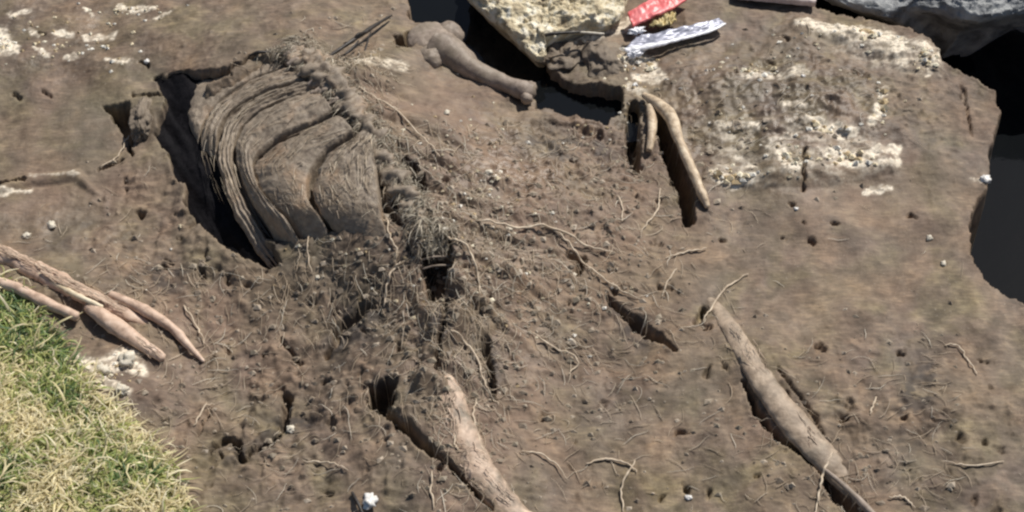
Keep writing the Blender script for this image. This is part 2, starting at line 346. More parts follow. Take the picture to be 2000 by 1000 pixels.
BOARD = simple('weathered_board', (.50,.40,.37), (.72,.60,.56), 30, .6, .3, .002)
STRAWM, nt, b = mk('straw'); at = N(nt, 'ShaderNodeAttribute', attribute_name='tone'); nt.links.new(at.outputs['Color'], b.inputs['Base Color']); b.inputs['Roughness'].default_value = .6
GRASSM, nt, b = mk('grass_blade'); at = N(nt, 'ShaderNodeAttribute', attribute_name='tone'); nt.links.new(at.outputs['Color'], b.inputs['Base Color']); b.inputs['Roughness'].default_value = .45
b.inputs['Subsurface Weight'].default_value = 0
tr = N(nt, 'ShaderNodeBsdfTranslucent'); nt.links.new(at.outputs['Color'], tr.inputs[0]); mx = N(nt, 'ShaderNodeMixShader'); mx.inputs[0].default_value = .3
nt.links.new(b.outputs[0], mx.inputs[1]); nt.links.new(tr.outputs[0], mx.inputs[2]); nt.links.new(mx.outputs[0], nt.nodes['Material Output'].inputs[0])
HIDE, nt, b = mk('mud_caked_hide')
na = noise_node(nt, 9, 6); nb = noise_node(nt, 60, 8, .7)
c = ramp(nt, nb.outputs[0], [(.3, (.15,.115,.085)), (.5, (.25,.20,.15)), (.72, (.37,.305,.23))]).outputs[0]
c = mixc(nt, ramp(nt, na.outputs[0], [(.54, (0,0,0)), (.70, (1,1,1))]).outputs[0], c, mixc(nt, nb.outputs[0], (.27,.18,.115), (.42,.30,.20)))
nt.links.new(c, b.inputs['Base Color']); b.inputs['Roughness'].default_value = .55; bump(nt, b, nb.outputs[0], .7, .005)
HOLLOWSHADE = simple('black_hollow_shade', (.004,.004,.005), (.012,.011,.013), 30, .6, .8, .004, spec=.06)  # near-black colour that paints the shade in the hollow
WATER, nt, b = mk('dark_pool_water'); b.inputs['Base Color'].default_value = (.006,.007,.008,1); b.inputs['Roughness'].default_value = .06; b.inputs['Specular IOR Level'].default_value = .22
nw = noise_node(nt, 9, 3); bump(nt, b, nw.outputs[0], .08, .01)

# ---------------------------------------------------------------- the setting
ny, nx = X.shape
me = bpy.data.meshes.new('ground')
co = np.stack([X, Y, H], -1).reshape(-1, 3)
idx = np.arange(nx*ny).reshape(ny, nx)
fc = np.stack([idx[:-1,:-1], idx[:-1,1:], idx[1:,1:], idx[1:,:-1]], -1).reshape(-1, 4)
me.vertices.add(len(co)); me.vertices.foreach_set('co', co.ravel())
me.loops.add(fc.size); me.loops.foreach_set('vertex_index', fc.ravel())
me.polygons.add(len(fc)); me.polygons.foreach_set('loop_start', np.arange(0, fc.size, 4)); me.polygons.foreach_set('loop_total', np.full(len(fc), 4))
me.polygons.foreach_set('use_smooth', np.ones(len(fc), bool)); me.update(calc_edges=True)
ca = me.color_attributes.new('soil', 'FLOAT_COLOR', 'POINT')
ca.data.foreach_set('color', np.stack([crust_glint, red, wet, olive], -1).reshape(-1, 4).ravel())
ca = me.color_attributes.new('recess_shade', 'FLOAT_COLOR', 'POINT'); ca.data.foreach_set('color', np.stack([recess_shade, recess_shade, recess_shade, recess_shade], -1).reshape(-1, 4).ravel())
me.materials.append(MUD); ground = bpy.data.objects.new('ground', me); COL.objects.link(ground); tag(ground, kind='structure')
def Hf(x, y):
    """height of the finished ground"""
    i = int(np.clip(np.searchsorted(AX, x)-1, 0, nx-2)); j = int(np.clip(np.searchsorted(AY, y)-1, 0, ny-2))
    return float(H[j, i]+H[j+1, i+1])/2
def onf(px, py, dz=0):
    p = on(px, py, 0); p.z = Hf(p.x, p.y)+dz; return p
wv = [(1.1,-.5,-.36),(9,-.5,-.36),(9,5,-.36),(.8,5,-.36)]
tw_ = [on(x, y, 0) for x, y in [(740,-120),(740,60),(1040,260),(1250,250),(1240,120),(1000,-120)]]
trench = mesh_obj('trench_shade', [(p.x, p.y, -.045) for p in tw_], [tuple(range(6))], WATER); tag(trench, kind='structure')  # flat sheet in pool black, added to stand for the trench's shade
water = mesh_obj('water', wv, [(0,1,2,3)], WATER); tag(water, kind='structure')

# ---------------------------------------------------------------- shape helpers
def spline(pts, n):
    P = [Vector(p) for p in pts]; P = [P[0]*2-P[1]]+P+[P[-1]*2-P[-2]]; out = []
    m = len(P)-3
    for k in range(n):
        t = k/(n-1)*m; i = min(int(t), m-1); u = t-i; a, b_, c_, d_ = P[i:i+4]
        out.append(.5*((2*b_)+(c_-a)*u+(2*a-5*b_+4*c_-d_)*u*u+(3*b_-a-3*c_+d_)*u**3))
    return out
def lerp_list(v, n):
    return list(np.interp(np.linspace(0, len(v)-1, n), np.arange(len(v)), v))
def tube(pts, radii, n=40, ring=14, amp=.12, fr=40, flat=1., straight=False, lobes=0):
    path = spline(pts, n) if len(pts) > 2 else [Vector(pts[0]).lerp(Vector(pts[1]), k/(n-1)) for k in range(n)]
    R = lerp_list(radii, n); V = []; Fc = []; sd_ = random.uniform(0, 99)
    for k, p in enumerate(path):
        t = (path[min(k+1, n-1)]-path[max(k-1, 0)]).normalized()
        s = t.cross(Vector((0, 0, 1))); s = s.normalized() if s.length > 1e-4 else Vector((1, 0, 0)); u = s.cross(t).normalized()
        for j in range(ring):
            a = 2*math.pi*j/ring; d_ = s*math.cos(a)+u*math.sin(a)*flat
            r = R[k]*(1+lobes*math.cos(2*a))
            q = p+d_*r; nz = mnoise.fractal(q*fr+Vector((sd_, 0, 0)), 1, 2, 3)
            V.append(q+d_*R[k]*amp*nz*1.6)
    for k in range(n-1):
        for j in range(ring):
            a = k*ring+j; b_ = k*ring+(j+1) % ring; Fc.append((a, b_, b_+ring, a+ring))
    V.append(path[0]-(path[1]-path[0]).normalized()*R[0]*.5); V.append(path[-1]+(path[-1]-path[-2]).normalized()*R[-1]*.5)
    for j in range(ring):
        Fc.append((len(V)-2, (j+1) % ring, j)); Fc.append((len(V)-1, (n-1)*ring+j, (n-1)*ring+(j+1) % ring))
    return V, Fc
def join(lst):
    V, Fc = [], []
    for v, f in lst:
        o = len(V); V += v; Fc += [tuple(i+o for i in q) for q in f]
    return V, Fc
def rock(c, r, amp=.35, fr=3, sub=4, flat=(1,1,1), ang=0, sharp=0):
    bm = bmesh.new(); bmesh.ops.create_icosphere(bm, subdivisions=sub, radius=1); s = random.uniform(0, 99); V = []; ca_, sa = math.cos(ang), math.sin(ang)
    for v in bm.verts:
        n = v.co.normalized(); q = n*(1+amp*mnoise.fractal(n*fr*.5+Vector((s, s, 0)), .9, 2, 6))
        if sharp: q = q*(1+sharp*(mnoise.cell(n*2.2+Vector((s, 0, 0)))-.5))
        q = Vector((q.x*flat[0], q.y*flat[1], q.z*flat[2]))*r
        V.append(Vector(c)+Vector((q.x*ca_-q.y*sa, q.x*sa+q.y*ca_, q.z)))
    Fc = [tuple(v.index for v in f.verts) for f in bm.faces]; bm.free(); return V, Fc
def thing(name, loc, label, cat, group=None):
    e = bpy.data.objects.new(name, None); e.location = loc; e.empty_display_size = .05; COL.objects.link(e); tag(e, label, cat, group); return e
def part(name, vf, mat, root):
    """part mesh given in world coordinates, parented to a thing's Empty"""
    L = root.location
    return mesh_obj(name, [Vector(v)-L for v in vf[0]], vf[1], mat, root)
MMPX = .0015

# ---------------------------------------------------------------- the carcass
ARCS = [
 [(548,96),(505,112),(462,132),(425,150),(388,163),(369,195),(366,235),(377,282),(390,330),(400,372),(420,412),(452,450),(490,482)],
 [(590,130),(545,138),(498,156),(452,183),(420,213),(400,246),(390,282),(398,320),(412,365),(435,408),(462,442),(500,478)],
 [(606,158),(560,170),(512,186),(468,211),(442,240),(430,275),(432,322),(446,374),(471,428),(500,466),(534,508)],
 [(618,178),(572,192),(525,212),(486,238),(466,270),(462,306),(471,345),(492,390),(524,434),(574,508)],
 [(655,228),(622,246),(584,261),(550,279),(517,305),(500,325),(504,351),(514,379),(529,399),(556,421),(580,446),(608,484),(640,520)],
 [(700,268),(676,282),(651,297),(629,324),(617,352),(617,384),(629,410),(651,430),(668,456),(712,508)],
 [(742,268),(748,300),(754,340),(758,380),(764,415),(780,450),(806,500)]]
DZ = [-.03,-.008,.008,.012,.026,.042,.04]
root = thing('carcass', on(600,480,0), 'mud-caked animal carcass with fanned curved rib folds, half sunk in brown mud', 'carcass')
NU = 220
def resample(arc, dz):
    pts = [on(p[0], p[1], dz) for p in arc]; return spline(pts, NU)
curves = [resample(a, z) for a, z in zip(ARCS, DZ)]
def fold(k):
    A, Bc = curves[k], curves[k+1]; V = []; Fc = []; nv = 34; sd_ = 13.7*k
    drop = [(.010,-.060),(.006,-.040),(.002,-.022),(-.003,-.012),(-.004,-.005),(-.001,0.)]
    for i in range(NU):
        a, b_ = A[i], Bc[i]; inn = (b_-a); inn.z = 0; L = max(inn.length, 1e-3); inn.normalize()
        jag = .009*mnoise.fractal(Vector((i*.06, sd_, 0)), .7, 2, 3)
        pyi = float(proj(*[np.array(float(q)) for q in A[i]])[1]); row = []; fade = -(DZ[k]+.045)*float(sstep(405, 492, pyi+8)) if k > 1 else -.13*float(sstep(.46, .72, i/NU))
        for (o, z) in drop: row.append(a+inn*(o+jag)+Vector((0, 0, z)))
        for j in range(1, nv+1):
            v = j/nv*1.12; p = a.lerp(b_, v); g_ = (1-v)*L; p.z -= .010*v+(.075 if k > 2 else .030)*(1-float(sstep(.012, .034, g_) if k > 2 else sstep(.006, .022, g_)))
            p.z += (.024 if k > 2 else .012)*math.sin(min(v, 1)*math.pi)**.7*min(1, L/.06)
            p += inn*jag*(1-min(v, 1))
            rip = {1:3, 2:4, 3:5}.get(k, 2)
            ph = v*rip*6.283+1.6*mnoise.noise(Vector((i*.02, v*2, sd_)))
            p.z += (.0035 if k in (1,2) else .0018 if k == 3 else 0)*math.sin(ph)*min(1, L/.05)
            q = Vector((p.x*1.0, p.y, sd_)); p.z += .0075*mnoise.fractal(q*11, .9, 2, 3)+.0026*mnoise.fractal(q*45, .7, 2, 4)
            row.append(p)
        for p in row: p.z += fade
        V += row
    W = len(drop)+nv
    for i in range(NU-1):
        for j in range(W-1): Fc.append((i*W+j, (i+1)*W+j, (i+1)*W+j+1, i*W+j+1))
    return V, Fc
for k in range(6):
    o = part('rib_fold', fold(k), HIDE, root)
    s_ = o.modifiers.new('thickness', 'SOLIDIFY'); s_.thickness = .004; s_.offset = -1
tag(bpy.data.objects['rib_fold'], 'outermost fold edging the dark hollow')
# black sheet added to paint the shade in the hollow below the folds
def in_poly(x, y, P):
    c = False
    for i in range(len(P)):
        x1, y1 = P[i]; x2, y2 = P[(i+1) % len(P)]
        if (y1 > y) != (y2 > y) and x < (x2-x1)*(y-y1)/(y2-y1)+x1: c = not c
    return c
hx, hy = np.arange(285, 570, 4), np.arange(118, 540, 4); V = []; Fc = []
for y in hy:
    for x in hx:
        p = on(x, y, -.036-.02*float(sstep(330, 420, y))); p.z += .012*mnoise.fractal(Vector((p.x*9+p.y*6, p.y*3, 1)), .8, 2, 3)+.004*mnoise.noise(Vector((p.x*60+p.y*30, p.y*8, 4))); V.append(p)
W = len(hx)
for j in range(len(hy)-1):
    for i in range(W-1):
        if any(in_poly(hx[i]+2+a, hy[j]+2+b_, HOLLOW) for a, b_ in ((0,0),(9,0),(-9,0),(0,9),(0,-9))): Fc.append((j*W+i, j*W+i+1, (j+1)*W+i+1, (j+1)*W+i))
bh = part('hollow_shade', (V, Fc), HOLLOWSHADE, root); tag(bh, 'black sheet standing in for the shade in the curved hollow')
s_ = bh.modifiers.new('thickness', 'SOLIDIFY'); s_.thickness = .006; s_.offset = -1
# bony crest along the back
cr = [on(x, y, z) for x, y, z in [(540,100,-.01),(590,112,.0),(640,150,.012),(680,205,.014),(722,262,.012),(758,322,.010),(800,395,.006),(838,450,-.002),(866,505,-.014)]]
part('back_ridge', tube(cr, [.018,.038,.046,.034,.036,.026,.032,.018,.014], 260, 30, .55, 30, .7), MUD if False else HIDE, root)
for (x, y, a) in [(842,486,0),(846,505,0.05),(850,522,.1)]:
    part('rib', tube([on(x-24,y+3,.0), on(x,y-3,.008), on(x+32,y-4,.002)], [.0022,.0032,.0024], 16, 8, .15), BONEG, root)
for i in range(7):
    x, y = [(566,128),(585,150),(606,168),(626,186),(645,206),(560,112),(612,186)][i]
    p = on(x, y, .012); part('vertebra', tube([p+Vector((-.006,0,.004)), p+Vector((.018,.012,.010)), p+Vector((.036,.02,.0))], [.007,.010,.008], 16, 10, .3, 60), BONEG, root)

# dry fibres and soil shreds clinging to the folds
V, Fc, T = [], [], []
for _ in range(520):
    k = random.choice([1,2,3,4,4,5,5,5]); i0 = random.randrange(5, int(NU*.72)); v = random.uniform(.04, .8); dv_ = random.gauss(0, .10); L_ = random.randrange(6, 26); wd_ = random.uniform(.0007, .0020); c = random.choice([(.58,.48,.36),(.70,.60,.46),(.40,.32,.24),(.24,.19,.14),(.50,.40,.29)]); n = 6; b0 = len(V)
    Ll = (curves[k+1][i0]-curves[k][i0]).length
    for m_ in range(n):
        t = m_/(n-1); i = min(NU-1, i0+int(L_*t)); vv = min(.85, max(.02, v+dv_*t)); q = curves[k][i].lerp(curves[k+1][i], vv)
        q.z += (.024 if k > 2 else .012)*math.sin(vv*math.pi)**.7*min(1, Ll/.06)-.010*vv+.003+random.uniform(0, .003)
        sd2 = (curves[k+1][i]-curves[k][i]).normalized()*wd_*(1-.6*t); V += [tuple(q+sd2), (q.x, q.y, q.z+wd_), tuple(q-sd2)]; T += [(*c, 1)]*3
    for m_ in range(n-1):
        for j in range(3): a0 = b0+m_*3+j; a1 = b0+m_*3+(j+1) % 3; Fc.append((a0, a1, a1+3, a0+3))
o = part('clinging_fibres', (V, Fc), STRAWM, root); ca = o.data.color_attributes.new('tone', 'FLOAT_COLOR', 'POINT'); ca.data.foreach_set('color', np.array(T).ravel()); tag(o, kind='stuff')

# ---------------------------------------------------------------- bones
def bone(name, pts, radii, mat, label, cat='bone', lobes=0, dz=None, n=60, amp=.10, fr=26, flat=1., ring=16):
    P = [on(x, y, z) for x, y, z in pts]
    vf = tube(P, radii, n, ring, amp, fr, flat, lobes=lobes); L = P[len(P)//2].copy(); L.z = min(p.z for p in P)
    o = mesh_obj(name, [Vector(v)-L for v in vf[0]], vf[1], mat); o.location = L; tag(o, label, cat); return o
# knobbed long bone over the trench
P = [on(*q) for q in [(818,90,.0),(850,92,.014),(885,108,.02),(930,140,.02),(980,162,.022),(1020,176,.026),(1040,182,.026)]]
th = thing('long_bone', P[0], 'grey-brown long bone with a big knobbed head lying beside the dark trench', 'bone')
part('shaft', tube(P[1:], [.064,.056,.040,.030,.027,.031,.026], 80, 24, .09, 22), BONEG, th)
part('bone_head', join([rock(on(840,84,.0), .074, .08, 3, 5, (1,1.1,.7)), rock(on(876,72,.01), .050, .08, 3, 5), rock(on(842,118,-.01), .050, .10, 3, 5)]), BONEG, th)
part('knuckle', join([rock(on(1036,172,.03), .021, .2, 4, 3), rock(on(1028,192,.022), .019, .2, 4, 3)]), BONEG, th)
bone('curved_rib', [(1258,186,.012),(1280,200,.03),(1310,228,.04),(1327,276,.045),(1352,332,.04),(1370,376,.03),(1382,404,.015)], [.010,.017,.022,.015,.015,.014,.010], BONEM, 'long pale curved rib bone standing over a dark gap in the mud', 'rib bone', amp=.10)
bone('bone_splinter', [(1270,208,.02),(1274,240,.025),(1272,270,.02),(1268,294,.01)], [.013,.015,.013,.009], BONEM, 'short stubby pinkish bone just left of the curved pale rib', 'bone')
bone('leg_bone', [(856,700,-.03),(866,745,-.008),(880,795,-.012),(900,848,-.010),(925,900,-.006),(958,948,-.002),(1000,1000,.0),(1060,1050,-.01)], [.018,.038,.045,.046,.044,.041,.038,.038], BONEP, 'thick pinkish leg bone running off the bottom edge of the photo', 'bone', n=150, amp=.07, fr=30, flat=.55, ring=24)
bone('buried_bone', [(1385,580,-.02),(1425,640,.006),(1462,700,.004),(1508,770,.008),(1555,832,.004),(1605,888,.0),(1655,940,-.016),(1700,985,-.05)], [.018,.028,.033,.038,.042,.041,.038,.032], BONE, 'smooth tan bone half buried in mud at lower right, dark slit along its side', 'bone', n=150, amp=.07, fr=30, flat=.5, ring=24)
bone('buried_stick', [(1608,915,.01),(1650,950,.02),(1700,1000,.02),(1740,1040,.01)], [.005,.008,.010,.010], BONEG, 'thin grey stick leaving the bottom edge at lower right', 'stick')
# split sticks on the left
bone('split_branch', [(-30,484,.0),(40,514,.006),(110,548,.008),(180,582,.006),(250,614,.004),(300,640,.0)], [.030,.029,.029,.027,.021,.008], SPLIT, 'long pinkish split branch above the others, coming in from the left edge', 'branch', n=90, amp=.14, fr=22, flat=.7)
bone('split_branch', [(-30,545,.012),(30,562,.02),(90,592,.022),(150,618,.018)], [.014,.017,.017,.013], SPLIT, 'short greyish stick nearest the grass at the left', 'branch', amp=.12)
bone('split_branch', [(172,597,.01),(215,630,.022),(262,662,.022),(318,700,.012)], [.018,.026,.021,.013], SPLIT, 'straight thick tan stick pointing at the pale stones', 'branch', n=60, amp=.12, flat=.8)
bone('split_branch', [(215,575,.012),(280,605,.018),(335,640,.016),(368,675,.012),(398,706,.006)], [.012,.016,.015,.011,.005], SPLIT, 'slim forked pink stick curving down towards the mud, end at its tip', 'branch', n=60, amp=.12)
bone('split_branch', [(60,525,.02),(140,572,.03),(200,600,.024)], [.006,.009,.006], BONEL, 'thin pale splinter lying along the long pink branch', 'branch', amp=.2)
# dark forked twig at the top
tw = join([tube([on(640,112,.02), on(690,78,.035), on(740,45,.03), on(765,30,.02)], [.004,.007,.006,.003], 30, 8, .2), tube([on(690,78,.035), on(700,66,.05), on(718,62,.04)], [.004,.004,.002], 12, 6, .2),
  tube([on(672,108,.02), on(690,92,.03), on(700,80,.035)], [.003,.004,.003], 12, 6, .2), tube([on(712,102,.01), on(716,88,.02), on(724,62,.03)], [.003,.003,.002], 12, 6, .2)])
L = on(690,78,0); o = mesh_obj('twig', [v-L for v in tw[0]], tw[1], DARKWOOD); o.location = L; tag(o, 'dark forked twig above the top of the carcass', 'twig')
bone('twig', [(488,108,.012),(505,102,.02),(530,102,.012)], [.003,.006,.003], DARKWOOD, 'tiny dark twig sitting on the upper left edge of the carcass', 'twig')
bone('twig', [(688,962,.012),(700,985,.02),(712,1012,.012)], [.004,.005,.004], DARKWOOD, 'short dark twig left of the white stone at the bottom edge', 'twig')
bone('twig', [(1025,78,.05),(1080,66,.08),(1140,62,.07)], [.004,.006,.003], DARKWOOD, 'dark twig lying along the base of the pale rock', 'twig')
bone('twig', [(1118,62,.07),(1150,64,.07),(1180,66,.06)], [.003,.004,.003], PEB, 'short straight pale twig below the pale rock', 'twig')

def grain(parent_obj, path, half, count, cols, zoff, lmin=.03, lmax=.10):
    """fine lengthwise fibres lying on a bone or branch"""
    V, Fc, T = [], [], []; pth = spline([on(*q) for q in path], 120)
    for _ in range(count):
        i0 = random.randrange(0, 112); L_ = random.uniform(lmin, lmax); o_ = random.gauss(0, .45); o_ = max(-1, min(1, o_)); dr = random.gauss(0, .3); w_ = random.uniform(.0008, .0022); c = random.choice(cols); kf = random.uniform(.8, 1.15); c = tuple(k*kf for k in c)
        p = pth[i0].copy(); i = i0; n = 6; b0 = len(V); tr_ = 0
        for m_ in range(n):
            j = min(i0+int(m_*L_/n/.006), 118); t = (pth[j+1]-pth[j]).normalized(); sd2 = Vector((-t.y, t.x, 0)).normalized()
            oo = o_+dr*m_/n+random.gauss(0, .05); q = pth[j]+t*(m_*.0005)+sd2*oo*half; q.z += zoff*math.sqrt(max(0, 1-min(1, oo*oo)))+.003
            k = w_*(1-.6*m_/n); V += [tuple(q+sd2*k), (q.x, q.y, q.z+k), tuple(q-sd2*k)]; T += [(*c, 1)]*3
        for m_ in range(n-1):
            for j in range(3): a0 = b0+m_*3+j; a1 = b0+m_*3+(j+1) % 3; Fc.append((a0, a1, a1+3, a0+3))
    L = parent_obj.location; o = mesh_obj('fibres', [Vector(v)-L for v in V], Fc, STRAWM, parent_obj); ca = o.data.color_attributes.new('tone', 'FLOAT_COLOR', 'POINT'); ca.data.foreach_set('color', np.array(T).ravel()); tag(o, kind='stuff')
PE = [(.70,.53,.40),(.84,.67,.52),(.52,.39,.29),(.40,.30,.22),(.62,.48,.36)]
grain(bpy.data.objects['leg_bone'], [(878,760,-.008),(880,800,-.012),(892,850,-.008),(918,900,-.002),(955,945,0),(1000,995,0)], .044, 60, PE, .026)
grain(bpy.data.objects['buried_bone'], [(1425,640,.006),(1462,700,.004),(1508,770,-.006),(1555,832,.0),(1605,888,-.004)], .040, 36, PE[2:]+[(.5,.4,.3)], .024)
grain(bpy.data.objects['split_branch'], [(-30,478,.01),(40,508,.02),(110,545,.022),(180,580,.020),(250,612,.016)], .018, 170, PE, .012, .03, .12)
grain(bpy.data.objects['split_branch.002'], [(172,597,.01),(215,630,.022),(262,662,.022),(318,700,.012)], .016, 90, PE, .012)
# ---------------------------------------------------------------- rocks
def stone(name, c, r, mat, label, cat='stone', **kw):
    vf = rock((0,0,0), r, **kw); o = mesh_obj(name, vf[0], vf[1], mat); o.location = c; return tag(o, label, cat)
# pale rock: outline traced in the photo, given its own depth
def slab(name, outline, dz, depth, mat, label, cat, amp=.03, n=70, under=(.62,.80,.95)):
    """mass whose top follows a closed outline; rounded rim, rough top, sides run into the ground"""
    P = [on(x, y, dz) for x, y in outline]; P = spline(P+[P[0]], 160)[:-1]
    cx = sum((p.x for p in P))/len(P); cy = sum((p.y for p in P))/len(P); zc = sum((p.z for p in P))/len(P)
    V = []; Fc = []; m = len(P); sc = list(under)+[1.0,.98,.9,.8,.7,.6,.5,.4,.3,.2,.1]; zz = [-depth,-depth*.5,-.04,-.015,0,.008,.014,.02,.024,.026,.028,.03,.03,.03]
    S = []; Z = []
    for a in range(len(sc)-1):
        for t in range(4): S.append(sc[a]+(sc[a+1]-sc[a])*t/4); Z.append(zz[a]+(zz[a+1]-zz[a])*t/4)
    for s_, z_ in zip(S, Z):
        for p in P:
            q = Vector((cx+(p.x-cx)*s_, cy+(p.y-cy)*s_, (p.z*s_+zc*(1-s_))+z_))
            f = mnoise.fractal(q*9, .8, 2, 4)*amp+mnoise.fractal(q*45, .7, 2, 4)*amp*.45
            q += Vector((.5*f*math.copysign(1, p.x-cx), -.3*f, f)); V.append(q)
    for a in range(len(S)-1):
        for j in range(m): Fc.append((a*m+j, a*m+(j+1) % m, (a+1)*m+(j+1) % m, (a+1)*m+j))
    V.append(Vector((cx, cy, zc+.03))); 
    for j in range(m): Fc.append(((len(S)-1)*m+j, (len(S)-1)*m+(j+1) % m, len(V)-1))
    L = Vector((cx, cy, zc-depth)); o = mesh_obj(name, [v-L for v in V], Fc, mat); o.location = L; return tag(o, label, cat)
slab('pale_rock', [(908,-14),(945,20),(985,52),(1015,80),(1046,108),(1064,106),(1062,84),(1090,66),(1140,50),(1180,46),(1216,26),(1226,-20),(1210,-110),(1080,-150),(930,-90)], .055, .16, ROCKP, 'pale yellowish crumbly rock at the top edge with a black shadow beneath', 'rock', amp=.024)
slab('grey_rock', [(1608,-8),(1665,6),(1732,28),(1776,12),(1824,12),(1866,26),(1908,36),(1945,30),(2010,18),(2120,20),(2200,-60),(2100,-220),(1800,-240),(1620,-130)], .0, .30, ROCKG, 'blue-grey rock at the top right corner above the dark pool', 'rock', amp=.022, under=(.25,.50,.93))
stone('mud_lump', on(1180,126,-.02), .10, MUDL, 'smooth rounded brown lump left of the red strip and metal blade', 'lump', amp=.25, sub=5, flat=(.75,1.05,.6), ang=.2, sharp=.12)
stone('mud_lump', on(1100,112,-.02), .08, MUDL, 'darker lump of mud between the pale rock and the smooth brown lump', 'lump', amp=.4, sub=5, flat=(1,.9,.5), sharp=.2)
stone('upright_stone', on(278,238,-.005), .072, MUDL, 'upright brownish stone between the dark triangle hole and the carcass', 'stone', amp=.3, sub=5, flat=(.52,1.1,.75), sharp=.1)
ST = [(722,985,.026,PEBW,'bright white stone at the bottom edge'),(1925,350,.016,PEBW,'white pebble on the brink of the dark pool'),(250,708,.028,PEB,'largest pale stone beside the grass'),
 (205,728,.022,PEB,'pale stone between the grass and the largest pale stone'),(240,768,.020,PEB,'pale flat stone just below the largest pale stone'),(158,712,.013,PEB,'small pale stone touching the grass edge'),
 (1815,465,.011,PEB,'lone pale pebble on smooth mud below the pool corner'),(1842,518,.009,PEB,'small pinkish pebble below another pebble near the pool'),(1492,148,.012,PEBW,'white pebble among dark holes near the top right slab'),
 (1568,152,.008,PEBW,'small round white pebble right of the dark holes'),(1240,168,.010,PEBW,'white pebble at the top end of the curved rib'),(286,118,.009,PEBW,'small white pebble with a dark hole beside it at upper left'),
 (1345,970,.009,PEBW,'tiny white pebble at the bottom right of centre'),(568,838,.012,PEB,'pale upright pebble beside the cracked mud at lower left'),(668,296,.012,PEBW,'white pebble on the innermost rib fold'),
 (415,296,.009,PEBW,'whitish pebble lodged on the outer rib fold'),(342,160,.008,PEBG if False else PEB,'small pale chip on the dark hollow at upper left'),(100,440,.014,PEB,'oblong pale pebble in the grey mud at left'),(52,460,.012,PEB,'pale pebble left of the oblong pebble'),
 (872,225,.010,PEB,'pale oblong chip below the long bone'),(1554,412,.007,PEBW,'white speck of stone on the mud below the slab'),(620,540,.007,PEB,'small pale pebble under the rib folds'),(1120,533,.010,PEB,'pale chip under the dark hole at centre'),(955,345,.014,PEB,'glossy pale chip right of the carcass ridge'),(995,450,.010,PEB,'pale chip beside the thick tan root near the centre of the photo')]
for x, y, r, m, lab in ST:
    p = onf(x, y, r*.25); o = stone('pebble', p, r, m, lab, 'pebble', amp=.3, sub=3, flat=(1, random.uniform(.7,1.3), .65), ang=random.uniform(0, 3), sharp=.25); tag(o, group='pebbles scattered on the mud')

# ---------------------------------------------------------------- litter at the top
FOIL, nt, b = mk('red_plastic'); n = noise_node(nt, 24, 5); c = ramp(nt, n.outputs[0], [(.35, (.70,.10,.10)), (.62, (.95,.30,.30))]); nt.links.new(c.outputs[0], b.inputs['Base Color']); b.inputs['Roughness'].default_value = .4; bump(nt, b, n.outputs[0], .4, .004)
BLUE, nt, b = mk('blue_grey_metal'); n = noise_node(nt, 30, 5); c = ramp(nt, n.outputs[0], [(.4, (.28,.29,.36)), (.6, (.46,.47,.56))]); nt.links.new(c.outputs[0], b.inputs['Base Color']); b.inputs['Roughness'].default_value = .4; b.inputs['Metallic'].default_value = .2; bump(nt, b, n.outputs[0], .4, .004)
SILV, nt, b = mk('bright_silver'); b.inputs['Base Color'].default_value = (.93,.93,.97,1); b.inputs['Roughness'].default_value = .3
nn = noise_node(nt, 80, 4); bump(nt, b, nn.outputs[0], .5, .004)
YEL = simple('yellow_plastic', (.42,.32,.14), (.72,.60,.30), 30, .5, .4, .003)
def sheet(e0, e1, th, wav=.006, nu=60, nv=14):
    """thin curved flat piece between two edges, with thickness"""
    A, Bc = spline(e0, nu), spline(e1, nu); V = []; Fc = []
    for side_ in (0, 1):
        for j in range(nv):
            for i in range(nu):
                p = A[i].lerp(Bc[i], j/(nv-1)); p.z += wav*mnoise.fractal(Vector((i*.12, j*.25, th*900)), .7, 2, 3)-side_*th; V.append(p)
    W = nu*nv
    for j in range(nv-1):
        for i in range(nu-1): a = j*nu+i; Fc.append((a, a+1, a+nu+1, a+nu)); Fc.append((W+a, W+a+nu, W+a+nu+1, W+a+1))
    for i in range(nu-1): Fc.append((i, W+i, W+i+1, i+1)); a = (nv-1)*nu+i; Fc.append((a, a+1, W+a+1, W+a))
    for j in range(nv-1): a = j*nu; Fc.append((a, a+nu, W+a+nu, W+a)); a = j*nu+nu-1; Fc.append((a, W+a, W+a+nu, a+nu))
    return V, Fc
rs = thing('plastic_strip', on(1285,22,.0), 'slim flat red plastic strip with a yellowish piece, lying above the metal blade', 'plastic strip')
part('strip', sheet([on(1236,50,.045), on(1275,32,.055), on(1315,14,.055), on(1350,-8,.05)], [on(1226,24,.05), on(1258,4,.06), on(1290,-16,.06), on(1318,-36,.055)], .008), FOIL, rs)
part('torn_flap', sheet([on(1268,50,.03), on(1300,47,.035), on(1322,42,.03)], [on(1276,32,.035), on(1300,24,.04), on(1318,20,.035)], .004, .012), YEL, rs)
part('knot', rock(on(1243,60,.045), .022, .7, 9, 4, (1.2,.6,.4), .3, .3), SILV, rs)
mb = thing('metal_blade', on(1320,70,.0), 'flat blue-grey metal blade with a bright silver edge, below the red strip', 'blade')
part('blade', sheet([on(1222,94,.03), on(1290,82,.035), on(1360,66,.035), on(1416,47,.03)], [on(1246,68,.035), on(1296,62,.04), on(1350,48,.04), on(1404,36,.035)], .006), BLUE, mb)
part('bright_edge', tube([on(1222,98,.034), on(1260,92,.036), on(1300,83,.038), on(1350,71,.038), on(1390,59,.036), on(1417,46,.034)], [.011,.012,.008,.007,.006,.004], 90, 10, .3, 40, .6), SILV, mb)
part('crumpled_end', rock(on(1240,104,.025), .022, .6, 8, 4, (1.2,.7,.5), .4), SILV, mb)
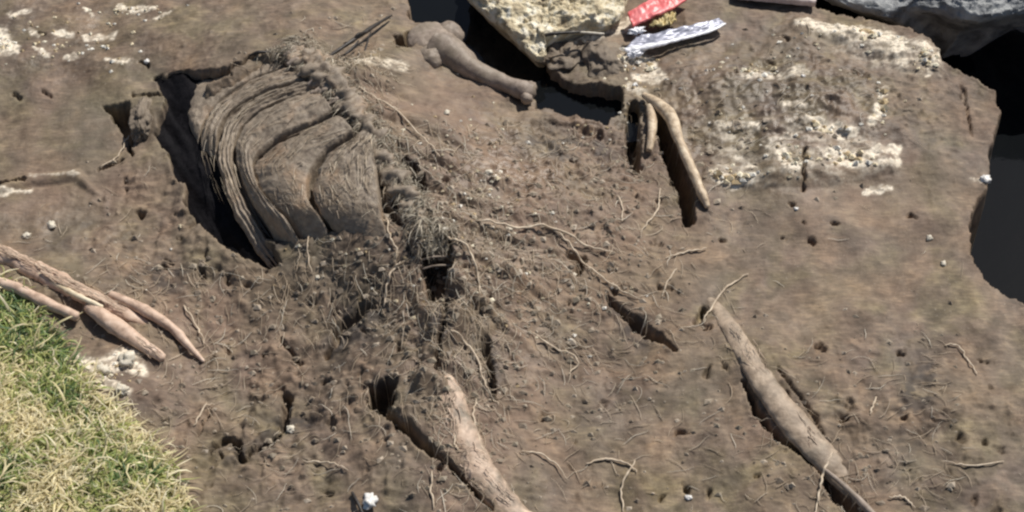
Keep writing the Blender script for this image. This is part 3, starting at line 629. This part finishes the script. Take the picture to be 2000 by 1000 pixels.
# weathered board
c0, c1 = on(1432,-2,.012), on(1592,13,.012); dv = (c1-c0).normalized(); up = Vector((-dv.y, dv.x, 0)); bv = []
nseg = 24
for i in range(nseg):
    p = c0.lerp(c1, i/(nseg-1)); j = .004*mnoise.noise(Vector((i*.7, 0, 0)))
    for (a, z) in [(j,0),(j,.018),(.004+j,.022),(.13,.024),(.14,.018),(.14,0)]: bv.append(p+up*a+Vector((0,0,z)))
bf = [(i*6+j, (i+1)*6+j, (i+1)*6+(j+1) % 6, i*6+(j+1) % 6) for i in range(nseg-1) for j in range(6)]+[(5,4,3,2,1,0), tuple((nseg-1)*6+k for k in range(6))]
L = c0.copy(); o = mesh_obj('board', [v-L for v in bv], bf, BOARD, smooth=False); o.location = L; tag(o, 'pale pinkish board edge at the top between the metal blade and grey rock', 'board')

# ---------------------------------------------------------------- roots that can be told apart
RT = [([(755,430),(762,468),(776,496),(768,520)], 2.6, 'kinked pale root on the ridge, upper half above a fork'), ([(782,512),(760,548),(750,602)], 3.4, 'bright pale root hanging down left of the ribs'),
 ([(815,486),(850,466),(882,486),(912,505),(932,548),(940,590)], 4, 'arched greenish white root over the small dark ribs'), ([(1288,372),(1282,415),(1252,452)], 3, 'hooked white root right of centre, below the pale rib'),
 ([(1205,385),(1216,412),(1214,436)], 2.6, 'short pale root left of the hooked white root'), ([(1040,650),(1080,680),(1128,704),(1110,730)], 3, 'pale wiggly root in the mud below centre'),
 ([(1145,908),(1190,900),(1225,912),(1244,925)], 3.6, 'light arched root alone at the lower centre'), ([(930,780),(925,820),(942,880),(950,905)], 3, 'pale root lying over the thick leg bone'),
 ([(892,830),(888,870),(900,890)], 3, 'short bright root on the upper leg bone'), ([(1380,488),(1340,494),(1300,508)], 3, 'faint straight root on grey mud right of centre'), ([(1460,535),(1420,560),(1390,600),(1372,632)], 3, 'long thin root reaching up from the small notch in the mud'),
 ([(1320,530),(1300,560),(1292,582)], 2.6, 'forked pale root left of the long thin root'), ([(1845,678),(1870,676),(1890,700),(1910,730)], 3.2, 'curved root lying on the mud at far right'), ([(1625,888),(1608,925),(1600,960),(1592,1005)], 4, 'thick pale root crossing the slit at lower right'),
 ([(1712,775),(1702,800),(1700,812)], 3, 'small hooked root right of the buried bone'), ([(1735,972),(1765,975),(1785,998)], 3, 'curved root touching the bottom edge at right'), ([(1960,905),(1890,912),(1840,900)], 2.6, 'thin pale root closest to the right edge'),
 ([(845,925),(842,960),(848,1000)], 3.2, 'vertical pale root left of the leg bone at the bottom'), ([(880,662),(905,672),(930,705),(950,760),(975,790)], 3, 'long pale root running beside the narrow slit at centre'), ([(590,900),(640,905),(680,920)], 2.6, 'thin root on mud at lower left of centre'),
 ([(360,600),(385,640),(400,672)], 3, 'thin pink root beside the tips of the split sticks'), ([(700,175),(760,215),(830,280),(860,320)], 3, 'long pale root draped right of the carcass crest'), ([(620,430),(600,480),(610,540)], 2.4, 'faint root below the middle rib fold'),
 ([(930,440),(1010,452),(1080,455),(1140,480),(1200,500)], 4, 'thick tan root running right from the ridge at centre'), ([(1080,455),(1130,500),(1190,560),(1250,590)], 3, 'tan root branching down right from the centre'), ([(1020,880),(1070,900),(1110,940)], 2.6, 'thin root right of the leg bone'),
 ([(1240,905),(1215,950),(1218,1000)], 3, 'bent root running to the bottom edge right of centre'), ([(380,835),(400,800),(418,790)], 2.6, 'brownish root on a ridge at lower left'), ([(250,262),(230,305),(195,330)], 2.6, 'dangling root under the dark triangle hole')]
def rootv(pts, wpx, lift=.004, ring=7, n=None):
    P = []; fine = spline([Vector((x, y, 0)) for x, y in pts], max(8, int(len(pts)*5)))
    for q in fine:
        p = onf(q.x+random.uniform(-1.6,1.6), q.y+random.uniform(-1.6,1.6), 0); P.append(p)
    zs = [p.z for p in P]; 
    for i, p in enumerate(P): p.z = max(zs[max(0, i-2):i+3])+lift
    r = wpx*MMPX/2
    return P, tube(P, [r*.7, r*1.1, r, r*.9, r*.4], len(P)*3, ring, .2, 60)
for pts, wpx, lab in RT:
    P, vf = rootv(pts, wpx*1.15); L = P[0].copy(); o = mesh_obj('root', [v-L for v in vf[0]], vf[1], ROOT); o.location = L; tag(o, lab, 'root', 'roots lying on the mud')

# ---------------------------------------------------------------- uncountable litter: rootlets, crumbs, grass
def strands(name, count, where, col, wmin, wmax, lmin, lmax, mat, lift=.003, arch=.3):
    V, Fc, T = [], [], []
    for _ in range(count):
        x, y, ang = where(); p0 = on(x, y); L_ = random.uniform(lmin, lmax); a = ang+random.gauss(0, .5); wd_ = random.uniform(wmin, wmax)/2
        n = 7; cur = random.gauss(0, arch*3); c = col(x, y); px_, py_ = p0.x, p0.y; z0 = []
        pts = []
        for i in range(n):
            pts.append((px_, py_)); px_ += math.cos(a)*L_/n; py_ += math.sin(a)*L_/n; a += cur/n+random.gauss(0, .18)
        zs = [Hf(*q) for q in pts]
        base_ = len(V)
        for i, (qx, qy) in enumerate(pts):
            t = i/(n-1); z = max(zs[max(0, i-1):i+2])+lift+wd_; k = wd_*(1-.6*abs(2*t-1)**2)
            j = min(i, n-2); dx, dy = pts[j+1][0]-pts[j][0], pts[j+1][1]-pts[j][1]; l = math.hypot(dx, dy)+1e-9; sx, sy = -dy/l*k, dx/l*k
            V += [(qx+sx, qy+sy, z-k*.5), (qx, qy, z+k), (qx-sx, qy-sy, z-k*.5)]; T += [(*c, 1)]*3
        for i in range(n-1):
            for j in range(3):
                a0 = base_+i*3+j; a1 = base_+i*3+(j+1) % 3; Fc.append((a0, a1, a1+3, a0+3))
    o = mesh_obj(name, V, Fc, mat); ca = o.data.color_attributes.new('tone', 'FLOAT_COLOR', 'POINT'); ca.data.foreach_set('color', np.array(T).ravel()); return o
V, Fc, T = [], [], []
crp = spline([Vector((x, y, z)) for x, y, z in [(548,92,-.005),(590,108,.012),(640,146,.022),(680,200,.026),(722,258,.024),(758,320,.020),(800,392,.016),(838,448,.010),(858,480,.002)]], 200)
for _ in range(2400):
    q = crp[random.randrange(200)]; off = random.gauss(0, 1); sx_ = random.choice([-1, 1, 1]); p = on(q.x+off*16+6, q.y-off*9, q.z-.004*off*off)
    if Hf(p.x, p.y) > p.z: p.z = Hf(p.x, p.y)+.003
    a = random.gauss(-1.25, .75) if sx_ > 0 else random.gauss(-2.2, .5); L_ = random.uniform(.02,.075); wd_ = random.uniform(.0009,.0022); c = random.choice([(.46,.40,.31),(.56,.50,.39),(.38,.32,.24),(.66,.59,.47),(.22,.18,.14),(.32,.27,.20)]); kf = random.uniform(.8,1.15); c = tuple(k*kf for k in c)
    b0 = len(V); n = 5; el = random.uniform(-.1,.7); z = p.copy()
    for i in range(n):
        k = wd_*(1-.7*i/(n-1)); sx, sy = -math.sin(a)*k, math.cos(a)*k
        V += [(z.x+sx, z.y+sy, z.z), (z.x, z.y, z.z+k), (z.x-sx, z.y-sy, z.z)]; T += [(*c, 1)]*3
        z = z+Vector((math.cos(a)*math.cos(el), math.sin(a)*math.cos(el), math.sin(el)))*L_/n; el -= random.uniform(.15,.5); a += random.gauss(0, .25)
        z.z = max(z.z, Hf(z.x, z.y)+.002)
    for i in range(n-1):
        for j in range(3): a0 = b0+i*3+j; a1 = b0+i*3+(j+1) % 3; Fc.append((a0, a1, a1+3, a0+3))
o = part('matted_hair', (V, Fc), STRAWM, root); ca = o.data.color_attributes.new('tone', 'FLOAT_COLOR', 'POINT'); ca.data.foreach_set('color', np.array(T).ravel()); tag(o, kind='stuff')
CL = [(900,300,90,140,-.9,4), (1000,500,160,130,-.5,8), (640,150,60,40,-.9,3), (730,260,50,80,-1.2,3), (850,600,90,120,-1.4,4), (900,830,60,100,-1.2,3), (620,560,130,130,-1.1,3), (1150,620,150,130,-.8,2.5), (420,480,110,90,-1,1.6),
      (1800,800,140,110,.4,1.4), (560,850,150,100,.5,1.4), (1250,850,200,110,.2,1.2), (1200,320,100,90,-1.2,2), (1440,240,200,90,.1,1.4), (200,560,150,60,-.6,1.6), (1650,930,120,60,-.9,1.5), (330,760,80,90,.4,1)]
def wh():
    c = random.choices(CL, [q[5] for q in CL])[0]; return random.gauss(c[0], c[2]), random.gauss(c[1], c[3]), c[4]+random.gauss(0, .5)
def okxy(x, y): return -20 < x < 1880 and -20 < y < 1020 and not (300 < x < 570 and 130 < y < 500) and not (560 < x < 700 and 150 < y < 440) and not (y < 240 and 780 < x < 1210)
def okpt(f):
    def g():
        while True:
            x, y, a = f()
            if okxy(x, y): return x, y, a
    return g
def rc(x, y):
    k = random.uniform(.75,1.15); return tuple(q*k for q in random.choice([(.58,.46,.33),(.72,.60,.45),(.52,.41,.29),(.84,.76,.62),(.62,.50,.37)]))
o = strands('rootlets', 2700, okpt(wh), rc, .0010, .0024, .02, .10, STRAWM, .0022); tag(o, 'fine pale rootlets and straw matted over the brown mud', 'rootlets', None, 'stuff')
# crumbs; the pale ones also stand in for sun glints
V, Fc, T = [], [], []
oct_ = [(1,0,0),(0,1,0),(-1,0,0),(0,-1,0),(0,0,1),(0,0,-.6)]; of = [(0,1,4),(1,2,4),(2,3,4),(3,0,4),(1,0,5),(2,1,5),(3,2,5),(0,3,5)]
g = okpt(wh)
cr_pts = []
for _ in range(3800): x, y, a = g(); x += random.gauss(0, 40); y += random.gauss(0, 40); cr_pts.append((x, y, random.choice([.002,.003,.004,.006,.009])*random.uniform(.7,1.2), 0))
cr_pts = [q for q in cr_pts if okxy(q[0], q[1])]
for _ in range(330):
    k = random.choice([(1640,305,90,22),(1600,80,70,25),(1440,350,50,12),(1540,320,40,30),(1720,210,12,30),(1250,130,40,25),(150,80,130,35),(150,60,150,45),(100,100,130,30),(10,90,20,20),(1480,140,70,14),(220,730,45,35),(1800,120,30,20),(260,20,60,10)])
    cr_pts.append((random.gauss(k[0], k[2]*.6), random.gauss(k[1], k[3]*.6), random.uniform(.002,.007), 1))
for _ in range(110):
    k = random.choice([(1640,318,100,10),(1680,300,70,14),(1620,255,50,10),(1700,85,60,18),(1815,125,14,16),(1430,352,45,9),(1240,125,36,18),(1540,325,20,18),(1180,60,50,12),(1490,146,60,10),(1722,210,10,28)])
    cr_pts.append((random.gauss(k[0], k[2]*.6), random.gauss(k[1], k[3]*.6), random.uniform(.006,.012), 1))
for _ in range(260):
    k = random.choice([(880,300,110,90),(1000,600,120,90),(1180,240,50,40),(950,380,70,60),(700,470,160,60),(1500,200,120,60)])
    cr_pts.append((random.gauss(k[0], k[2]), random.gauss(k[1], k[3]), random.uniform(.003,.0065), 1))  # pale flecks scattered as painted glints
for x, y, r, kind in cr_pts:
    if x > 1830 and y < 420: continue
    p = onf(x, y, r*(.05 if kind == 0 else .3)); b0 = len(V); an = random.uniform(0, 3); e = [random.uniform(.6,1.5) for _ in range(6)]
    for q, s_ in zip(oct_, e):
        V.append((p.x+(q[0]*math.cos(an)-q[1]*math.sin(an))*r*s_*1.3, p.y+(q[0]*math.sin(an)+q[1]*math.cos(an))*r*s_, p.z+q[2]*r*s_*.8))
    c = random.choice([(.27,.22,.165),(.30,.25,.185),(.34,.28,.21),(.22,.175,.13),(.42,.35,.27)]) if kind == 0 else random.choice([(.85,.78,.60),(.75,.64,.44),(.88,.84,.74),(.5,.38,.22)])
    T += [(*c, 1)]*6; Fc += [tuple(i+b0 for i in f) for f in of]
o = mesh_obj('gravel', V, Fc, STRAWM, smooth=False); ca = o.data.color_attributes.new('tone', 'FLOAT_COLOR', 'POINT'); ca.data.foreach_set('color', np.array(T).ravel()); tag(o, 'loose pale crumbs, partly painted sun glints, and brown clods of mud', 'gravel', None, 'stuff')
# grass
GP = [(-200,500),(0,556),(40,580),(75,625),(112,668),(150,735),(205,782),(250,835),(300,882),(335,930),(362,1000),(380,1150),(-200,1150)]
def inpoly(x, y, P):
    c = False
    for i in range(len(P)):
        x1, y1 = P[i]; x2, y2 = P[(i+1) % len(P)]
        if (y1 > y) != (y2 > y) and x < (x2-x1)*(y-y1)/(y2-y1)+x1: c = not c
    return c
V, Fc, T = [], [], []; cnt = 0
while cnt < 15000:
    x, y = random.uniform(-120, 385), random.uniform(500, 1120)
    if not inpoly(x+random.gauss(0, 7), y+random.gauss(0, 7), GP): continue
    cnt += 1; p = onf(x, y); L_ = random.uniform(.03,.095); a = random.gauss(.4, 1.5); n = 6; wd_ = random.uniform(.0018,.0036)
    cl = mnoise.noise(Vector((p.x*7, p.y*7, 3)))*.7+mnoise.noise(Vector((p.x*22, p.y*22, 8)))*.5; dryness = .43+1.3*cl+.35*sstep(100, 0, 770-y)+random.gauss(0, .22)
    if random.random() < .02: L_ *= 2.0; wd_ *= 1.3; dryness = 1
    if dryness > .75: c = random.choice([(.80,.70,.40),(.72,.62,.38),(.88,.80,.55)])
    elif dryness > .25: c = random.choice([(.40,.43,.14),(.50,.50,.20),(.31,.38,.11)])
    else: c = random.choice([(.14,.22,.07),(.20,.28,.09),(.10,.17,.07)])
    kf = random.uniform(.75,1.2); c = tuple(q*kf for q in c); q = Vector(p); el = random.uniform(.3,1.3); b0 = len(V); cu = random.gauss(0, .35)
    for i in range(n):
        t = i/(n-1); k = wd_*(1-.85*t**1.5); sx, sy = -math.sin(a)*k, math.cos(a)*k
        V += [(q.x+sx, q.y+sy, q.z), (q.x, q.y, q.z+k*.4), (q.x-sx, q.y-sy, q.z)]; T += [(*c, 1)]*3
        q = q+Vector((math.cos(a)*math.cos(el), math.sin(a)*math.cos(el), math.sin(el)))*L_/n; el -= random.uniform(.15,.55); a += cu
        if q.z < p.z+.004: q.z = p.z+.004; el = max(el, 0)
    for i in range(n-1):
        Fc += [(b0+i*3, b0+i*3+1, b0+i*3+4, b0+i*3+3), (b0+i*3+1, b0+i*3+2, b0+i*3+5, b0+i*3+4)]
o = mesh_obj('grass', V, Fc, GRASSM); ca = o.data.color_attributes.new('tone', 'FLOAT_COLOR', 'POINT'); ca.data.foreach_set('color', np.array(T).ravel()); tag(o, 'matted yellow-green grass at the bottom left corner', 'grass', None, 'stuff')

for o in bpy.data.objects:
    if o.name.startswith('split_branch') and 'label' in o: o['group'] = 'split sticks beside the grass'
    if o.name.startswith('twig') and 'label' in o: o['group'] = 'dark and pale twigs'
